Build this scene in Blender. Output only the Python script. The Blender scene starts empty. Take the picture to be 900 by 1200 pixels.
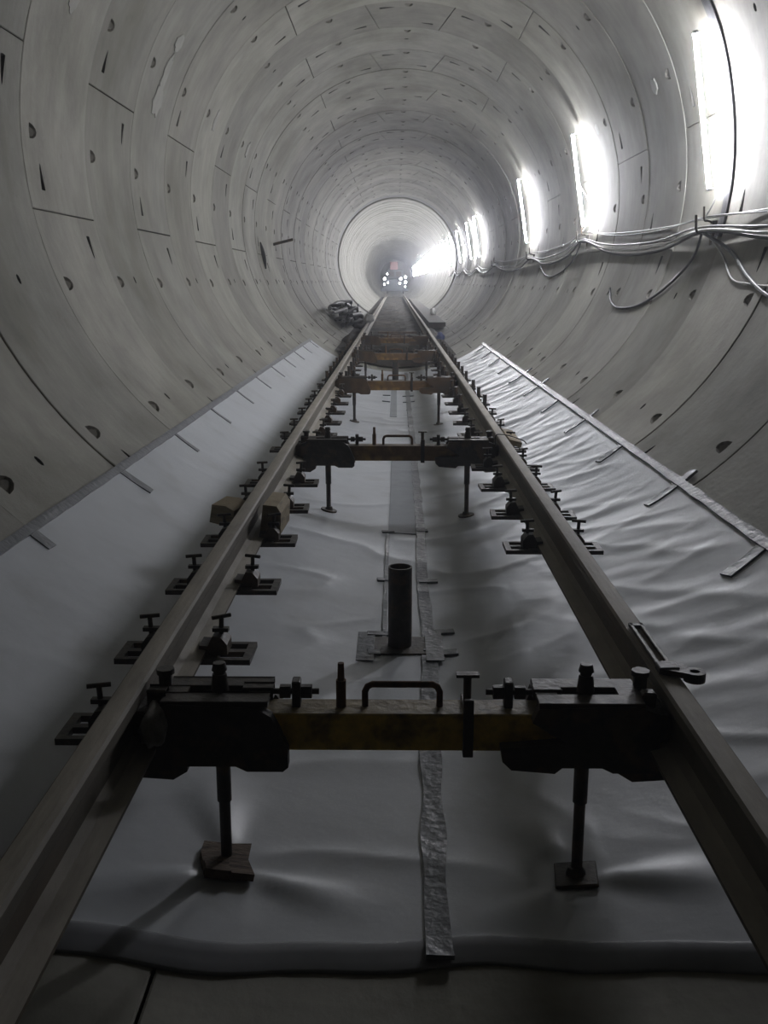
import bpy, bmesh, math, random
from mathutils import Vector, Matrix, noise
random.seed(7)
SC = bpy.context.scene
COL = SC.collection
PI = math.pi
D2R = PI / 180

# ------------------------------------------------------------------ camera, world, exposure
cam_d = bpy.data.cameras.new('camera'); cam = bpy.data.objects.new('camera', cam_d); COL.objects.link(cam)
cam_d.sensor_fit = 'VERTICAL'; cam_d.sensor_height = 36.0
cam_d.lens = 1159.6 / 1200 * 36.0
cam_d.clip_start = 0.05; cam_d.clip_end = 400
cam.location = (-0.123, 0.0, 1.757)
cam.rotation_euler = ((90 - 13.10) * D2R, 0.0, 0.61 * D2R)
SC.camera = cam
world = bpy.data.worlds.new('world'); SC.world = world; world.use_nodes = True
wbg = world.node_tree.nodes['Background']
wbg.inputs['Color'].default_value = (0.7, 0.75, 0.85, 1); wbg.inputs['Strength'].default_value = 0.0
SC.view_settings.view_transform = 'Standard'; SC.view_settings.look = 'None'
SC.view_settings.gamma = 1.0; SC.view_settings.use_curve_mapping = False
SC.view_settings.exposure = -0.12
SC.cycles.use_denoising = True
SC.cycles.max_bounces = 10; SC.cycles.diffuse_bounces = 7; SC.cycles.glossy_bounces = 3
SC.cycles.sample_clamp_indirect = 6.0
HAZE = 0.0042
LAMP_COL = (0.93, 0.935, 1.0)
LAMP_E = 440.0

# ------------------------------------------------------------------ layout (metres; tunnel runs along +Y)
R = 2.75; AX = 2.75                 # inner radius, height of the tunnel axis over the invert
W = 1.482; Y0 = 7.326               # ring width, a ring joint
TX = -0.099                         # track centre line
RAILX = (TX - 0.753, TX + 0.753)
RTOP = 0.671; RH = 0.176
def on_wall(deg, y, r=R):
    return Vector((r * math.cos(deg * D2R), y, AX + r * math.sin(deg * D2R)))
def floor_z(x, r=R - 0.03):
    return AX - math.sqrt(max(r * r - x * x, 0))

# ------------------------------------------------------------------ materials
def mat(name, base, rough=0.8, metal=0.0, var=0.25, scale=6.0, second=None, sec_scale=2.0, sec_lo=0.5, sec_hi=0.62,
        bump=0.0, bump_scale=40.0, stretch=(1, 1, 1), rnd=0.0, spec=0.5, dust=None, dust_amt=0.7, coords='pos', streak=0.0):
    m = bpy.data.materials.new(name); m.use_nodes = True
    nt = m.node_tree; N = nt.nodes; L = nt.links
    b = N['Principled BSDF']; b.inputs['Roughness'].default_value = rough; b.inputs['Metallic'].default_value = metal
    b.inputs['Specular IOR Level'].default_value = spec
    if coords == 'pos':
        g = N.new('ShaderNodeNewGeometry'); src = g.outputs['Position']
    else:
        g = N.new('ShaderNodeTexCoord'); src = g.outputs['Object']
    mp = N.new('ShaderNodeMapping'); mp.inputs['Scale'].default_value = stretch; L.new(src, mp.inputs['Vector'])
    n1 = N.new('ShaderNodeTexNoise'); n1.inputs['Scale'].default_value = scale; n1.inputs['Detail'].default_value = 6; n1.inputs['Roughness'].default_value = 0.65
    L.new(mp.outputs[0], n1.inputs['Vector'])
    mr = N.new('ShaderNodeMapRange'); mr.inputs[1].default_value = 0.25; mr.inputs[2].default_value = 0.75
    mr.inputs[3].default_value = 1 - var; mr.inputs[4].default_value = 1 + var
    L.new(n1.outputs['Fac'], mr.inputs[0])
    col = None
    rgb = N.new('ShaderNodeRGB'); rgb.outputs[0].default_value = (*base, 1); col = rgb.outputs[0]
    if second:
        n2 = N.new('ShaderNodeTexNoise'); n2.inputs['Scale'].default_value = sec_scale; n2.inputs['Detail'].default_value = 5
        L.new(mp.outputs[0], n2.inputs['Vector'])
        r2 = N.new('ShaderNodeMapRange'); r2.inputs[1].default_value = sec_lo; r2.inputs[2].default_value = sec_hi
        L.new(n2.outputs['Fac'], r2.inputs[0])
        mx = N.new('ShaderNodeMixRGB'); L.new(r2.outputs[0], mx.inputs[0]); L.new(col, mx.inputs[1]); mx.inputs[2].default_value = (*second, 1)
        col = mx.outputs[0]
    if streak:
        ms_ = N.new('ShaderNodeMapping'); ms_.inputs['Scale'].default_value = (0.7, 5.0, 0.7); L.new(src, ms_.inputs['Vector'])
        n4 = N.new('ShaderNodeTexNoise'); n4.inputs['Scale'].default_value = 1.6; n4.inputs['Detail'].default_value = 3; n4.inputs['Roughness'].default_value = 0.7; L.new(ms_.outputs[0], n4.inputs['Vector'])
        r4 = N.new('ShaderNodeMapRange'); r4.inputs[1].default_value = 0.3; r4.inputs[2].default_value = 0.7; r4.inputs[3].default_value = 1 - streak; r4.inputs[4].default_value = 1 + streak
        L.new(n4.outputs['Fac'], r4.inputs[0]); mul = N.new('ShaderNodeMixRGB'); mul.blend_type = 'MULTIPLY'; mul.inputs[0].default_value = 1
        L.new(col, mul.inputs[1]); L.new(r4.outputs[0], mul.inputs[2]); col = mul.outputs[0]
        n5 = N.new('ShaderNodeTexNoise'); n5.inputs['Scale'].default_value = 3.2; n5.inputs['Detail'].default_value = 10; n5.inputs['Roughness'].default_value = 0.75; L.new(src, n5.inputs['Vector'])
        r5 = N.new('ShaderNodeMapRange'); r5.inputs[1].default_value = 0.60; r5.inputs[2].default_value = 0.72; r5.inputs[3].default_value = 0; r5.inputs[4].default_value = 0.35
        L.new(n5.outputs['Fac'], r5.inputs[0]); mx = N.new('ShaderNodeMixRGB'); L.new(r5.outputs[0], mx.inputs[0]); L.new(col, mx.inputs[1]); mx.inputs[2].default_value = (0.13, 0.12, 0.10, 1); col = mx.outputs[0]
    if dust:
        gg = N.new('ShaderNodeNewGeometry'); sx = N.new('ShaderNodeSeparateXYZ'); L.new(gg.outputs['True Normal'], sx.inputs[0])
        dr = N.new('ShaderNodeMapRange'); dr.inputs[1].default_value = 0.55; dr.inputs[2].default_value = 0.95; dr.inputs[4].default_value = dust_amt
        L.new(sx.outputs['Z'], dr.inputs[0])
        mx = N.new('ShaderNodeMixRGB'); L.new(dr.outputs[0], mx.inputs[0]); L.new(col, mx.inputs[1]); mx.inputs[2].default_value = (*dust, 1)
        col = mx.outputs[0]
    mul = N.new('ShaderNodeMixRGB'); mul.blend_type = 'MULTIPLY'; mul.inputs[0].default_value = 1
    L.new(col, mul.inputs[1]); L.new(mr.outputs[0], mul.inputs[2]); col = mul.outputs[0]
    if rnd:
        oc = N.new('ShaderNodeObjectInfo'); mul = N.new('ShaderNodeMixRGB'); mul.blend_type = 'MULTIPLY'; mul.inputs[0].default_value = 1
        L.new(col, mul.inputs[1]); L.new(oc.outputs['Color'], mul.inputs[2]); col = mul.outputs[0]
        oi = N.new('ShaderNodeObjectInfo'); rr = N.new('ShaderNodeMapRange'); rr.inputs[3].default_value = 1 - rnd; rr.inputs[4].default_value = 1 + rnd
        L.new(oi.outputs['Random'], rr.inputs[0])
        mul = N.new('ShaderNodeMixRGB'); mul.blend_type = 'MULTIPLY'; mul.inputs[0].default_value = 1
        L.new(col, mul.inputs[1]); L.new(rr.outputs[0], mul.inputs[2]); col = mul.outputs[0]
    L.new(col, b.inputs['Base Color'])
    if bump:
        n3 = N.new('ShaderNodeTexNoise'); n3.inputs['Scale'].default_value = bump_scale; n3.inputs['Detail'].default_value = 4
        L.new(mp.outputs[0], n3.inputs['Vector'])
        bp = N.new('ShaderNodeBump'); bp.inputs['Strength'].default_value = bump; bp.inputs['Distance'].default_value = 0.02
        L.new(n3.outputs['Fac'], bp.inputs['Height']); L.new(bp.outputs[0], b.inputs['Normal'])
    return m

M = {}
M['concrete'] = mat('precast concrete', (0.288, 0.284, 0.250), 0.75, var=0.24, scale=2.6, second=(0.19, 0.185, 0.150), sec_scale=1.1, sec_lo=0.45, sec_hi=0.7, bump=0.12, bump_scale=30, rnd=0.05, streak=0.08, stretch=(1, 0.7, 0.6))
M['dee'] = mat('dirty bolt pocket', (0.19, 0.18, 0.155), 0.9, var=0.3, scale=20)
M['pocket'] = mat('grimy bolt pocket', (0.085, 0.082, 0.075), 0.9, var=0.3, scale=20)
M['patch'] = mat('pale mortar patch', (0.37, 0.365, 0.335), 0.8, var=0.15, scale=9, coords='obj')
M['joint'] = mat('dark joint filler', (0.03, 0.03, 0.028), 0.9, var=0.2)
M['darkring'] = mat('dark ring concrete', (0.13, 0.13, 0.125), 0.7, var=0.35, scale=3)  # darker tone for the first of the far rings
M['sheet'] = mat('white plastic sheeting', (0.53, 0.56, 0.595), 0.40, var=0.10, scale=1.6, second=(0.42, 0.44, 0.455), sec_scale=2.6, sec_lo=0.55, sec_hi=0.8, bump=0.10, bump_scale=11, spec=0.5)
M['tape'] = mat('grey duct tape', (0.125, 0.137, 0.155), 0.36, var=0.2, scale=14, bump=0.3, bump_scale=25, spec=0.6)
M['hem'] = mat('grey sheet hem', (0.25, 0.26, 0.28), 0.5, var=0.15, scale=5)
M['strip'] = mat('grey felt strip', (0.25, 0.27, 0.29), 0.6, var=0.12, scale=8)
M['rail'] = mat('rusty dusty rail steel', (0.14, 0.125, 0.10), 0.7, 0.0, var=0.3, scale=9, second=(0.13, 0.10, 0.07), sec_scale=3, bump=0.15, dust=(0.40, 0.37, 0.31), dust_amt=0.9, stretch=(1, 0.25, 1))
M['black'] = mat('dark oily steel', (0.040, 0.036, 0.031), 0.55, 0.0, var=0.4, scale=18, second=(0.075, 0.05, 0.03), sec_scale=9, dust=(0.10, 0.095, 0.082), dust_amt=0.5, bump=0.2, coords='obj')
M['yellow'] = mat('worn yellow paint', (0.62, 0.42, 0.07), 0.6, 0.0, var=0.4, scale=16, second=(0.10, 0.06, 0.025), sec_scale=9, sec_lo=0.5, sec_hi=0.7, dust=(0.17, 0.16, 0.135), dust_amt=0.75, bump=0.2, coords='obj')
M['rustbeam'] = mat('rust eaten beam paint', (0.16, 0.095, 0.045), 0.75, var=0.4, scale=14, second=(0.26, 0.16, 0.05), sec_scale=7, sec_lo=0.52, sec_hi=0.68, dust=(0.15, 0.14, 0.12), dust_amt=0.6, coords='obj')
M['rustdark'] = mat('dark rusted bracket', (0.085, 0.055, 0.032), 0.75, var=0.4, scale=14, second=(0.05, 0.04, 0.03), sec_scale=7, dust=(0.12, 0.11, 0.095), dust_amt=0.5, coords='obj')
M['rust'] = mat('rusty steel', (0.14, 0.075, 0.035), 0.8, var=0.4, scale=22, second=(0.06, 0.04, 0.025), sec_scale=12, coords='obj')
M['wood'] = mat('weathered timber', (0.30, 0.245, 0.155), 0.8, var=0.3, scale=7, second=(0.16, 0.13, 0.085), sec_scale=5, stretch=(1, 1, 6), bump=0.2, coords='obj')
M['woodpad'] = mat('splintered timber pad', (0.155, 0.115, 0.085), 0.85, var=0.45, scale=9, second=(0.075, 0.055, 0.042), sec_scale=12, stretch=(1, 6, 1), bump=0.4, coords='obj')
M['cable'] = mat('grey cable sheath', (0.22, 0.22, 0.22), 0.5, var=0.15)
M['cable_d'] = mat('black cable sheath', (0.035, 0.035, 0.038), 0.5, var=0.15)
M['cable_w'] = mat('pale cable sheath', (0.52, 0.52, 0.50), 0.5, var=0.12)
M['band'] = mat('dull black strap', (0.05, 0.05, 0.052), 0.7, var=0.2)  # shared by the right wall band and the strip drawn as joint shade
M['bed'] = mat('muddy track bed', (0.034, 0.031, 0.024), 0.85, var=0.6, scale=1.7, second=(0.058, 0.043, 0.028), sec_scale=0.9, bump=0.5, bump_scale=6)
M['whitebag'] = mat('dirty white woven cloth', (0.50, 0.50, 0.49), 0.8, var=0.25, scale=9)
M['rag'] = mat('dusty grey rag', (0.26, 0.25, 0.23), 0.9, var=0.35, scale=30)
M['blue'] = mat('dull blue plastic', (0.10, 0.12, 0.24), 0.6, var=0.2)
M['machine'] = mat('grey blue painted steel', (0.10, 0.115, 0.135), 0.6, var=0.25, scale=3)
M['redpaint'] = mat('faded red paint', (0.28, 0.15, 0.155), 0.6, var=0.2)
M['white'] = mat('white enamel', (0.7, 0.7, 0.7), 0.4, var=0.05)
def emis(name, c, e):
    m = bpy.data.materials.new(name); m.use_nodes = True
    b = m.node_tree.nodes['Principled BSDF']; b.inputs['Base Color'].default_value = (0.8, 0.8, 0.8, 1)
    b.inputs['Emission Color'].default_value = (*c, 1); b.inputs['Emission Strength'].default_value = e
    return m
M['tube'] = emis('lit fluorescent tube', LAMP_COL, LAMP_E)
M['tube_far'] = emis('lit bright tube', LAMP_COL, LAMP_E * 1.6)
M['headlight'] = emis('lit work lamp glass', (0.9, 0.97, 1.0), 25.0)

# ------------------------------------------------------------------ mesh helpers
class MB:
    def __init__(s): s.v = []; s.f = []; s.m = []; s.s = []; s.mi = 0; s.sm = False
    def add(s, vs, fs, smooth=None):
        o = len(s.v); s.v += [tuple(p) for p in vs]
        for f in fs:
            s.f.append([i + o for i in f]); s.m.append(s.mi); s.s.append(s.sm if smooth is None else smooth)
        return s
    def box(s, x0, x1, y0, y1, z0, z1, c=0.0):
        if c <= 0:
            v = [(x, y, z) for z in (z0, z1) for y in (y0, y1) for x in (x0, x1)]
            return s.add(v, [(0, 2, 3, 1), (4, 5, 7, 6), (0, 1, 5, 4), (2, 6, 7, 3), (0, 4, 6, 2), (1, 3, 7, 5)])
        bm = bmesh.new(); bmesh.ops.create_cube(bm, size=1)
        for p in bm.verts: p.co = Vector(((x0 + x1) / 2 + p.co.x * (x1 - x0), (y0 + y1) / 2 + p.co.y * (y1 - y0), (z0 + z1) / 2 + p.co.z * (z1 - z0)))
        bmesh.ops.bevel(bm, geom=bm.edges[:], offset=c, segments=1, affect='EDGES')
        bm.verts.index_update(); s.add([p.co for p in bm.verts], [[q.index for q in f.verts] for f in bm.faces]); bm.free(); return s
    def rod(s, a, b, r, n=10, r2=None, cap=True):
        a = Vector(a); b = Vector(b); d = (b - a).normalized()
        u = d.cross(Vector((0, 0, 1)) if abs(d.z) < 0.9 else Vector((1, 0, 0))).normalized(); w = d.cross(u)
        r2 = r if r2 is None else r2
        vs = []; 
        for p, q in ((a, r), (b, r2)):
            vs += [p + (u * math.cos(2 * PI * i / n) + w * math.sin(2 * PI * i / n)) * q for i in range(n)]
        s.add(vs, [(i, (i + 1) % n, n + (i + 1) % n, n + i) for i in range(n)], True if n > 6 else False)
        if cap:
            s.add(vs[:n], [list(range(n))[::-1]], False); s.add(vs[n:], [list(range(n))], False)
        return s
    def tube(s, pts, r, n=8):
        pts = [Vector(p) for p in pts]; vs = []; k = len(pts); u = None
        for i, p in enumerate(pts):
            d = (pts[min(i + 1, k - 1)] - pts[max(i - 1, 0)]).normalized()
            if u is None: u = d.cross(Vector((0, 0, 1)) if abs(d.z) < 0.9 else Vector((1, 0, 0))).normalized()
            u = (u - d * u.dot(d)).normalized(); w = d.cross(u)
            vs += [p + (u * math.cos(2 * PI * j / n) + w * math.sin(2 * PI * j / n)) * r for j in range(n)]
        fs = [(i * n + j, i * n + (j + 1) % n, (i + 1) * n + (j + 1) % n, (i + 1) * n + j) for i in range(k - 1) for j in range(n)]
        s.add(vs, fs, True); s.add(vs[:n], [list(range(n))[::-1]], False); s.add(vs[-n:], [list(range(n))], False); return s
    def prism(s, poly, axis, a, b):
        """poly of 2D points extruded along axis ('x','y','z') from a to b"""
        def P(p, t): return {'x': (t, p[0], p[1]), 'y': (p[0], t, p[1]), 'z': (p[0], p[1], t)}[axis]
        n = len(poly); v0 = [P(p, a) for p in poly]; v1 = [P(p, b) for p in poly]
        s.add(v0 + v1, [(i, (i + 1) % n, n + (i + 1) % n, n + i) for i in range(n)])
        s.add(v0, [list(range(n))]); s.add(v1, [list(range(n))[::-1]]); return s
    def mesh(s, name, mats):
        me = bpy.data.meshes.new(name); me.from_pydata(s.v, [], s.f)
        for x in (mats if isinstance(mats, (list, tuple)) else [mats]): me.materials.append(x)
        me.polygons.foreach_set('material_index', s.m); me.polygons.foreach_set('use_smooth', s.s); me.update()
        return me
    def build(s, name, mats, parent=None, fix=True):
        me = s.mesh(name, mats)
        if fix:
            bm = bmesh.new(); bm.from_mesh(me); bmesh.ops.recalc_face_normals(bm, faces=bm.faces[:]); bm.to_mesh(me); bm.free()
        return link(name, me, parent)
def link(name, me, parent=None, loc=None):
    o = bpy.data.objects.new(name, me); COL.objects.link(o); o.parent = parent
    if loc is not None: o.location = loc
    return o
def tag(o, label=None, cat=None, group=None, kind=None):
    if label: o['label'] = label
    if cat: o['category'] = cat
    if group: o['group'] = group
    if kind: o['kind'] = kind
    return o
def empty(name, loc=(0, 0, 0), rz=0.0):
    o = bpy.data.objects.new(name, None); COL.objects.link(o); o.location = loc; o.rotation_euler.z = rz; o.empty_display_size = 0.1
    return o
CH = {}
def copy_tree(o, parent=None):
    c = o.copy(); COL.objects.link(c); c.parent = parent
    for ch in o.children: copy_tree(ch, c)
    return c
def spline(pts, k=8):
    pts = [Vector(p) for p in pts]; out = []
    for i in range(len(pts) - 1):
        p0 = pts[max(i - 1, 0)]; p1 = pts[i]; p2 = pts[i + 1]; p3 = pts[min(i + 2, len(pts) - 1)]
        for j in range(k):
            t = j / k
            out.append(0.5 * ((2 * p1) + (p2 - p0) * t + (2 * p0 - 5 * p1 + 4 * p2 - p3) * t * t + (3 * p1 - p0 - 3 * p2 + p3) * t ** 3))
    out.append(pts[-1]); return out
ORD = ['nearest', 'second', 'third', 'fourth', 'fifth', 'sixth', 'seventh', 'eighth', 'ninth', 'tenth', 'eleventh', 'twelfth', 'thirteenth',
       'fourteenth', 'fifteenth', 'sixteenth', 'seventeenth', 'eighteenth', 'nineteenth', 'twentieth', 'twenty-first', 'twenty-second', 'twenty-third', 'twenty-fourth', 'twenty-fifth']

# ------------------------------------------------------------------ tunnel lining
wall = MB()
na = 96; ys = [-9.0, 0, 20, 47, 104, 182]; rr = R + 0.075
vs = [(rr * math.cos(2 * PI * i / na), y, AX + rr * math.sin(2 * PI * i / na)) for y in ys for i in range(na)]
wall.add(vs, [(j * na + i, j * na + (i + 1) % na, (j + 1) * na + (i + 1) % na, (j + 1) * na + i) for j in range(len(ys) - 1) for i in range(na)], True)
wall_o = wall.build('wall_lining', M['joint'], fix=False)
tag(wall_o, kind='structure')

def seg_mesh(name, jn0, jf0, jn1, jf1, dps):
    """one lining segment between two radial joints; angles in degrees at the near (n) and far (f) ring edge.
    dps = angles of the D-shaped bolt pockets. Origin: ring centre at its near edge."""
    mb = MB(); gr = 0.005; gc = 0.0018
    ga = gr / R / D2R
    mid0 = (jn0 + jf0) / 2; mid1 = (jn1 + jf1) / 2; span = mid1 - mid0
    def P(s, t, dep=0.0):
        a = (jn0 + (jf0 - jn0) * t + ga) * (1 - s) + (jn1 + (jf1 - jn1) * t - ga) * s
        y = gc + (W - 2 * gc) * t; r = R + dep
        return (r * math.cos(a * D2R), y, r * math.sin(a * D2R))
    S = lambda a: (a - mid0) / span
    pk = []          # (s0,s1,t0,t1,kind)
    pk.append((S(mid0 + 2.9), S(mid0 + 7.2), 0.75, 0.815, 'slit0'))
    pk.append((S(mid1 - 7.2), S(mid1 - 2.9), 0.185, 0.25, 'slit1'))
    for a in dps:
        if mid0 + 8.5 < a < mid1 - 8.5: pk.append((S(a - 1.25), S(a + 1.25), 0.10, 0.215, 'dee'))
    if span > 40: pk.append((0.5 - 0.75 / span, 0.5 + 0.75 / span, 0.478, 0.512, 'hole'))
    else: pk = [q for q in pk if q[4] != 'hole']
    n = max(4, round(span / 2.8)); e = 0.006
    sl = {0.0, 1.0, e / R / (span * D2R), 1 - e / R / (span * D2R)}; tl = {0.0, 1.0, e / W, 1 - e / W, 0.35, 0.65}
    for i in range(1, n):
        x = i / n
        if all(not (q[0] - 0.006 < x < q[1] + 0.006) for q in pk): sl.add(x)
    for q in pk: sl |= {q[0], q[1]}; tl |= {q[2], q[3]}
    sl = sorted(sl); tl = sorted(tl)
    ns, nt_ = len(sl), len(tl)
    def dep(i, j): return 0.005 if (i in (0, ns - 1) or j in (0, nt_ - 1)) else 0.0
    # surface with shared vertices (smooth); chamfer and side walls separate
    idx = {}; vs = []; fs = []
    def vid(i, j):
        if (i, j) not in idx: idx[(i, j)] = len(vs); vs.append(P(sl[i], tl[j]))
        return idx[(i, j)]
    for i in range(1, ns - 2):
        for j in range(1, nt_ - 2):
            cs = (sl[i] + sl[i + 1]) / 2; ct = (tl[j] + tl[j + 1]) / 2
            if any(q[0] < cs < q[1] and q[2] < ct < q[3] for q in pk): continue
            fs.append((vid(i, j), vid(i, j + 1), vid(i + 1, j + 1), vid(i + 1, j)))
    mb.add(vs, fs, True)
    # rim: chamfer then wall down
    rim = [(i, 0) for i in range(ns)] + [(ns - 1, j) for j in range(1, nt_)] + [(i, nt_ - 1) for i in range(ns - 2, -1, -1)] + [(0, j) for j in range(nt_ - 2, 0, -1)]
    k = len(rim)
    def inner(i, j): return (min(max(i, 1), ns - 2), min(max(j, 1), nt_ - 2))
    va = [P(sl[inner(i, j)[0]], tl[inner(i, j)[1]]) for i, j in rim]; vb = [P(sl[i], tl[j], 0.004) for i, j in rim]; vc = [P(sl[i], tl[j], 0.072) for i, j in rim]
    mb.add(va + vb + vc, [(a, (a + 1) % k, k + (a + 1) % k, k + a) for a in range(k)] + [(k + a, k + (a + 1) % k, 2 * k + (a + 1) % k, 2 * k + a) for a in range(k)], False)
    # pockets
    for s0, s1, t0, t1, kd in pk:
        rc = [(0, 0), (.5, 0), (1, 0), (1, .5), (1, 1), (.5, 1), (0, 1), (0, .5)]
        if kd == 'slit0': ol = [(.04, .08), (.4, .2), (.92, .38), (.97, .5), (.92, .62), (.4, .8), (.04, .92), (.02, .5)]; dp = [1, .6, .1, .05, .1, .6, 1, 1]; dd = 0.055
        elif kd == 'slit1': ol = [(.08, .38), (.6, .2), (.96, .08), (.98, .5), (.96, .92), (.6, .8), (.08, .62), (.03, .5)]; dp = [.1, .6, 1, 1, 1, .6, .1, .05]; dd = 0.055
        elif kd == 'dee': ol = [(.05, .10), (.5, .04), (.95, .10), (.90, .50), (.72, .85), (.5, .96), (.28, .85), (.10, .50)]; dp = [.9, 1, .9, .6, .3, .2, .3, .6]; dd = 0.06
        else: ol = [(.15, .15), (.5, .02), (.85, .15), (.98, .5), (.85, .85), (.5, .98), (.15, .85), (.02, .5)]; dp = [1] * 8; dd = 0.06
        X = lambda p: (s0 + (s1 - s0) * p[0], t0 + (t1 - t0) * p[1])
        v1 = [P(*X(p)) for p in rc]; v2 = [P(*X(p)) for p in ol]
        c0 = (sum(p[0] for p in ol) / 8, sum(p[1] for p in ol) / 8)
        v3 = [P(*X((c0[0] + (p[0] - c0[0]) * .86, c0[1] + (p[1] - c0[1]) * .86)), dd * d) for p, d in zip(ol, dp)]
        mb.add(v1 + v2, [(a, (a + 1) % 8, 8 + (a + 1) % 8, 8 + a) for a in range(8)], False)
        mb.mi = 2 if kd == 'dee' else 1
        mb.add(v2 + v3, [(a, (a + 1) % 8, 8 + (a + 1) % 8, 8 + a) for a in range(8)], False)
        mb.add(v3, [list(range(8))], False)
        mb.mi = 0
    me = mb.mesh(name, [M['concrete'], M['pocket'], M['dee']])
    return me
DPS = [156.2 + 22.5 * i - 360 for i in range(-2, 34)]
U0 = 88.35
def ring_joints(c, t=1):      # key centre c: list of (near, far) joint angles going up
    return [(c - 11.2 - 1.9 * t, c - 11.2 + 1.9 * t), (c + 11.2 + 1.9 * t, c + 11.2 - 1.9 * t)] + [(c + 11.25 + 67.5 * i,) * 2 for i in range(1, 5)]
RM = {}
for typ, c in (('u', U0), ('l', U0 - 179.5)):
    js = ring_joints(c, 1 if typ == 'u' else -1); ms = []
    for i in range(6):
        a = js[i]; b = js[(i + 1) % 6] if i < 5 else (js[0][0] + 360, js[0][1] + 360)
        ms.append((seg_mesh('lining_segment', a[0], a[1], b[0], b[1], DPS), (a[0] + b[0]) / 2))
    RM[typ] = ms
K0, K1 = -7, 26
for k in range(K0, K1):
    typ = 'u' if k % 2 or k == -4 else 'l'
    sc = 1 + (random.uniform(-0.0015, 0.0015) if k < 1 else random.uniform(-0.0032, 0.0028)); dx = random.uniform(-0.004, 0.004); dz = random.uniform(-0.003, 0.003)
    tint = random.uniform(.80, 1.14); tint = (tint, tint * random.uniform(.98, 1.0), tint * random.uniform(.95, 1.0), 1)
    if k == 0: sc = 0.9975
    if k == 1: sc = 1.001
    for me, mid in RM[typ]:
        o = link('lining_segment', me, wall_o); o.color = tint
        q = random.uniform(-0.0025, 0.0025)
        o.location = (dx + q * math.cos(mid * D2R), Y0 + k * W, AX + dz + q * math.sin(mid * D2R)); o.scale = (sc, 1, sc)
        if k == -4: o.rotation_euler.y = -20.3 * D2R
YF = Y0 + K1 * W
# far rings, too distant to tell their segments apart: one joined mesh
far = MB(); na = 72
for i, y in enumerate([YF + 1.5 * j for j in range(0, 90)]):
    r0 = (R - 0.03 if i else R + 0.03) + random.uniform(-.008, .008); ya, yb = y + .006, y + 1.494
    far.mi = 1 if i == 0 else 0
    vs = [(r * math.cos(2 * PI * a / na), yy, AX + r * math.sin(2 * PI * a / na)) for r, yy in ((R + .06, ya), (r0 + .006, ya), (r0, ya + .03), (r0, yb - .02), (R + .06, yb)) for a in range(na)]
    far.add(vs, [(j * na + a, j * na + (a + 1) % na, (j + 1) * na + (a + 1) % na, (j + 1) * na + a) for j in range(4) for a in range(na)], True)
fo = far.build('distant_rings', [M['concrete'], M['darkring']], wall_o, fix=False); tag(fo, kind='stuff')
# end of the visible drive: a bulkhead disc far behind the machine
cap = MB(); cap.prism([(2.9 * math.cos(2 * PI * a / 48), AX + 2.9 * math.sin(2 * PI * a / 48)) for a in range(48)], 'y', 181, 181.5)
tag(cap.build('wall_end', M['concrete']), kind='structure')
# mortar patches smeared round some grout holes (left wall)
for k, deg, la, lt in ((2, 156.1, 4.2, .11), (2, 162.0, 3.4, .17), (0, 157.2, 2.2, .10), (4, 156.6, 3.0, .10), (2, 149, 2.2, .12), (6, 156.6, 2.6, .10), (2, 21.0, 1.6, .09), (4, 21, 1.6, .09)):
    mb = MB(); y = Y0 + (k + .495) * W; pts = []; rnd = random.Random(k * 7 + int(deg))
    n = 18; rg = []
    for i in range(n):
        t = 2 * PI * i / n; q = 0.75 + 0.4 * rnd.random()
        rg.append((deg + la * q * math.cos(t), y + lt * q * math.sin(t)))
    v = [on_wall(a, b, R - 0.012) for a, b in rg] + [on_wall(deg + (a - deg) * 1.05, y + (b - y) * 1.05, R + 0.01) for a, b in rg]
    mb.add(v + [on_wall(deg, y, R - 0.013)], [(i, (i + 1) % n, 2 * n) for i in range(n)] + [(i, n + i, n + (i + 1) % n, (i + 1) % n) for i in range(n)])
    mb.build('mortar_patch', M['patch'], wall_o)

# ------------------------------------------------------------------ lamps on the right wall
def make_lamp(tube_mat, wall_in=.07):
    root = empty('tube_lamp')
    # local: x points into the wall (chord at x=0), tube upright along z
    d = -0.125; h = 0.64
    b = MB(); b.rod((d, 0, -h), (d, 0, h), 0.019, 14); b.build('lit_tube', tube_mat, root)
    for s in (-1, 1):
        b = MB(); b.box(d - .02, d + .02, -.022, .022, s * h - .012, s * h + .012, .004); b.build('lamp_holder', M['white'], root)
        b = MB(); b.rod((d + .02, 0, s * h), (0.05 + wall_in, 0, s * h), .005, 8); b.box(-.004 + wall_in, .012 + wall_in + .04, -.02, .02, s * h - .03, s * h + .03); b.build('bracket', M['white'], root)
    return root
lamp = make_lamp(M['tube']); lamp_far = make_lamp(M['tube_far'])
LY = [9.05, 14.95, 21.3, 33.2, 36.6, 42.5] + [49.5 + 3.4 * i for i in range(13)] + [97, 106, 116, 128, 142]
LLAB = ['blown-out fluorescent tube lamp on right wall nearest the camera', 'fluorescent tube lamp on right wall, second from the camera',
        'fluorescent tube lamp on right wall, third from the camera']
for i, y in enumerate(LY):
    o = lamp if i == 0 else lamp_far if i == 6 else copy_tree(lamp if i < 6 else lamp_far)
    deg = 9.5
    o.location = on_wall(deg, y, R - (0.115 if i > 5 else 0.085)); o.rotation_euler = (0, -deg * D2R, 0)
    tag(o, LLAB[i] if i < 3 else 'fluorescent tube lamp on right wall, %s from the camera' % ORD[i], 'lamp', 'tube lamps along the right wall')

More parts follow.
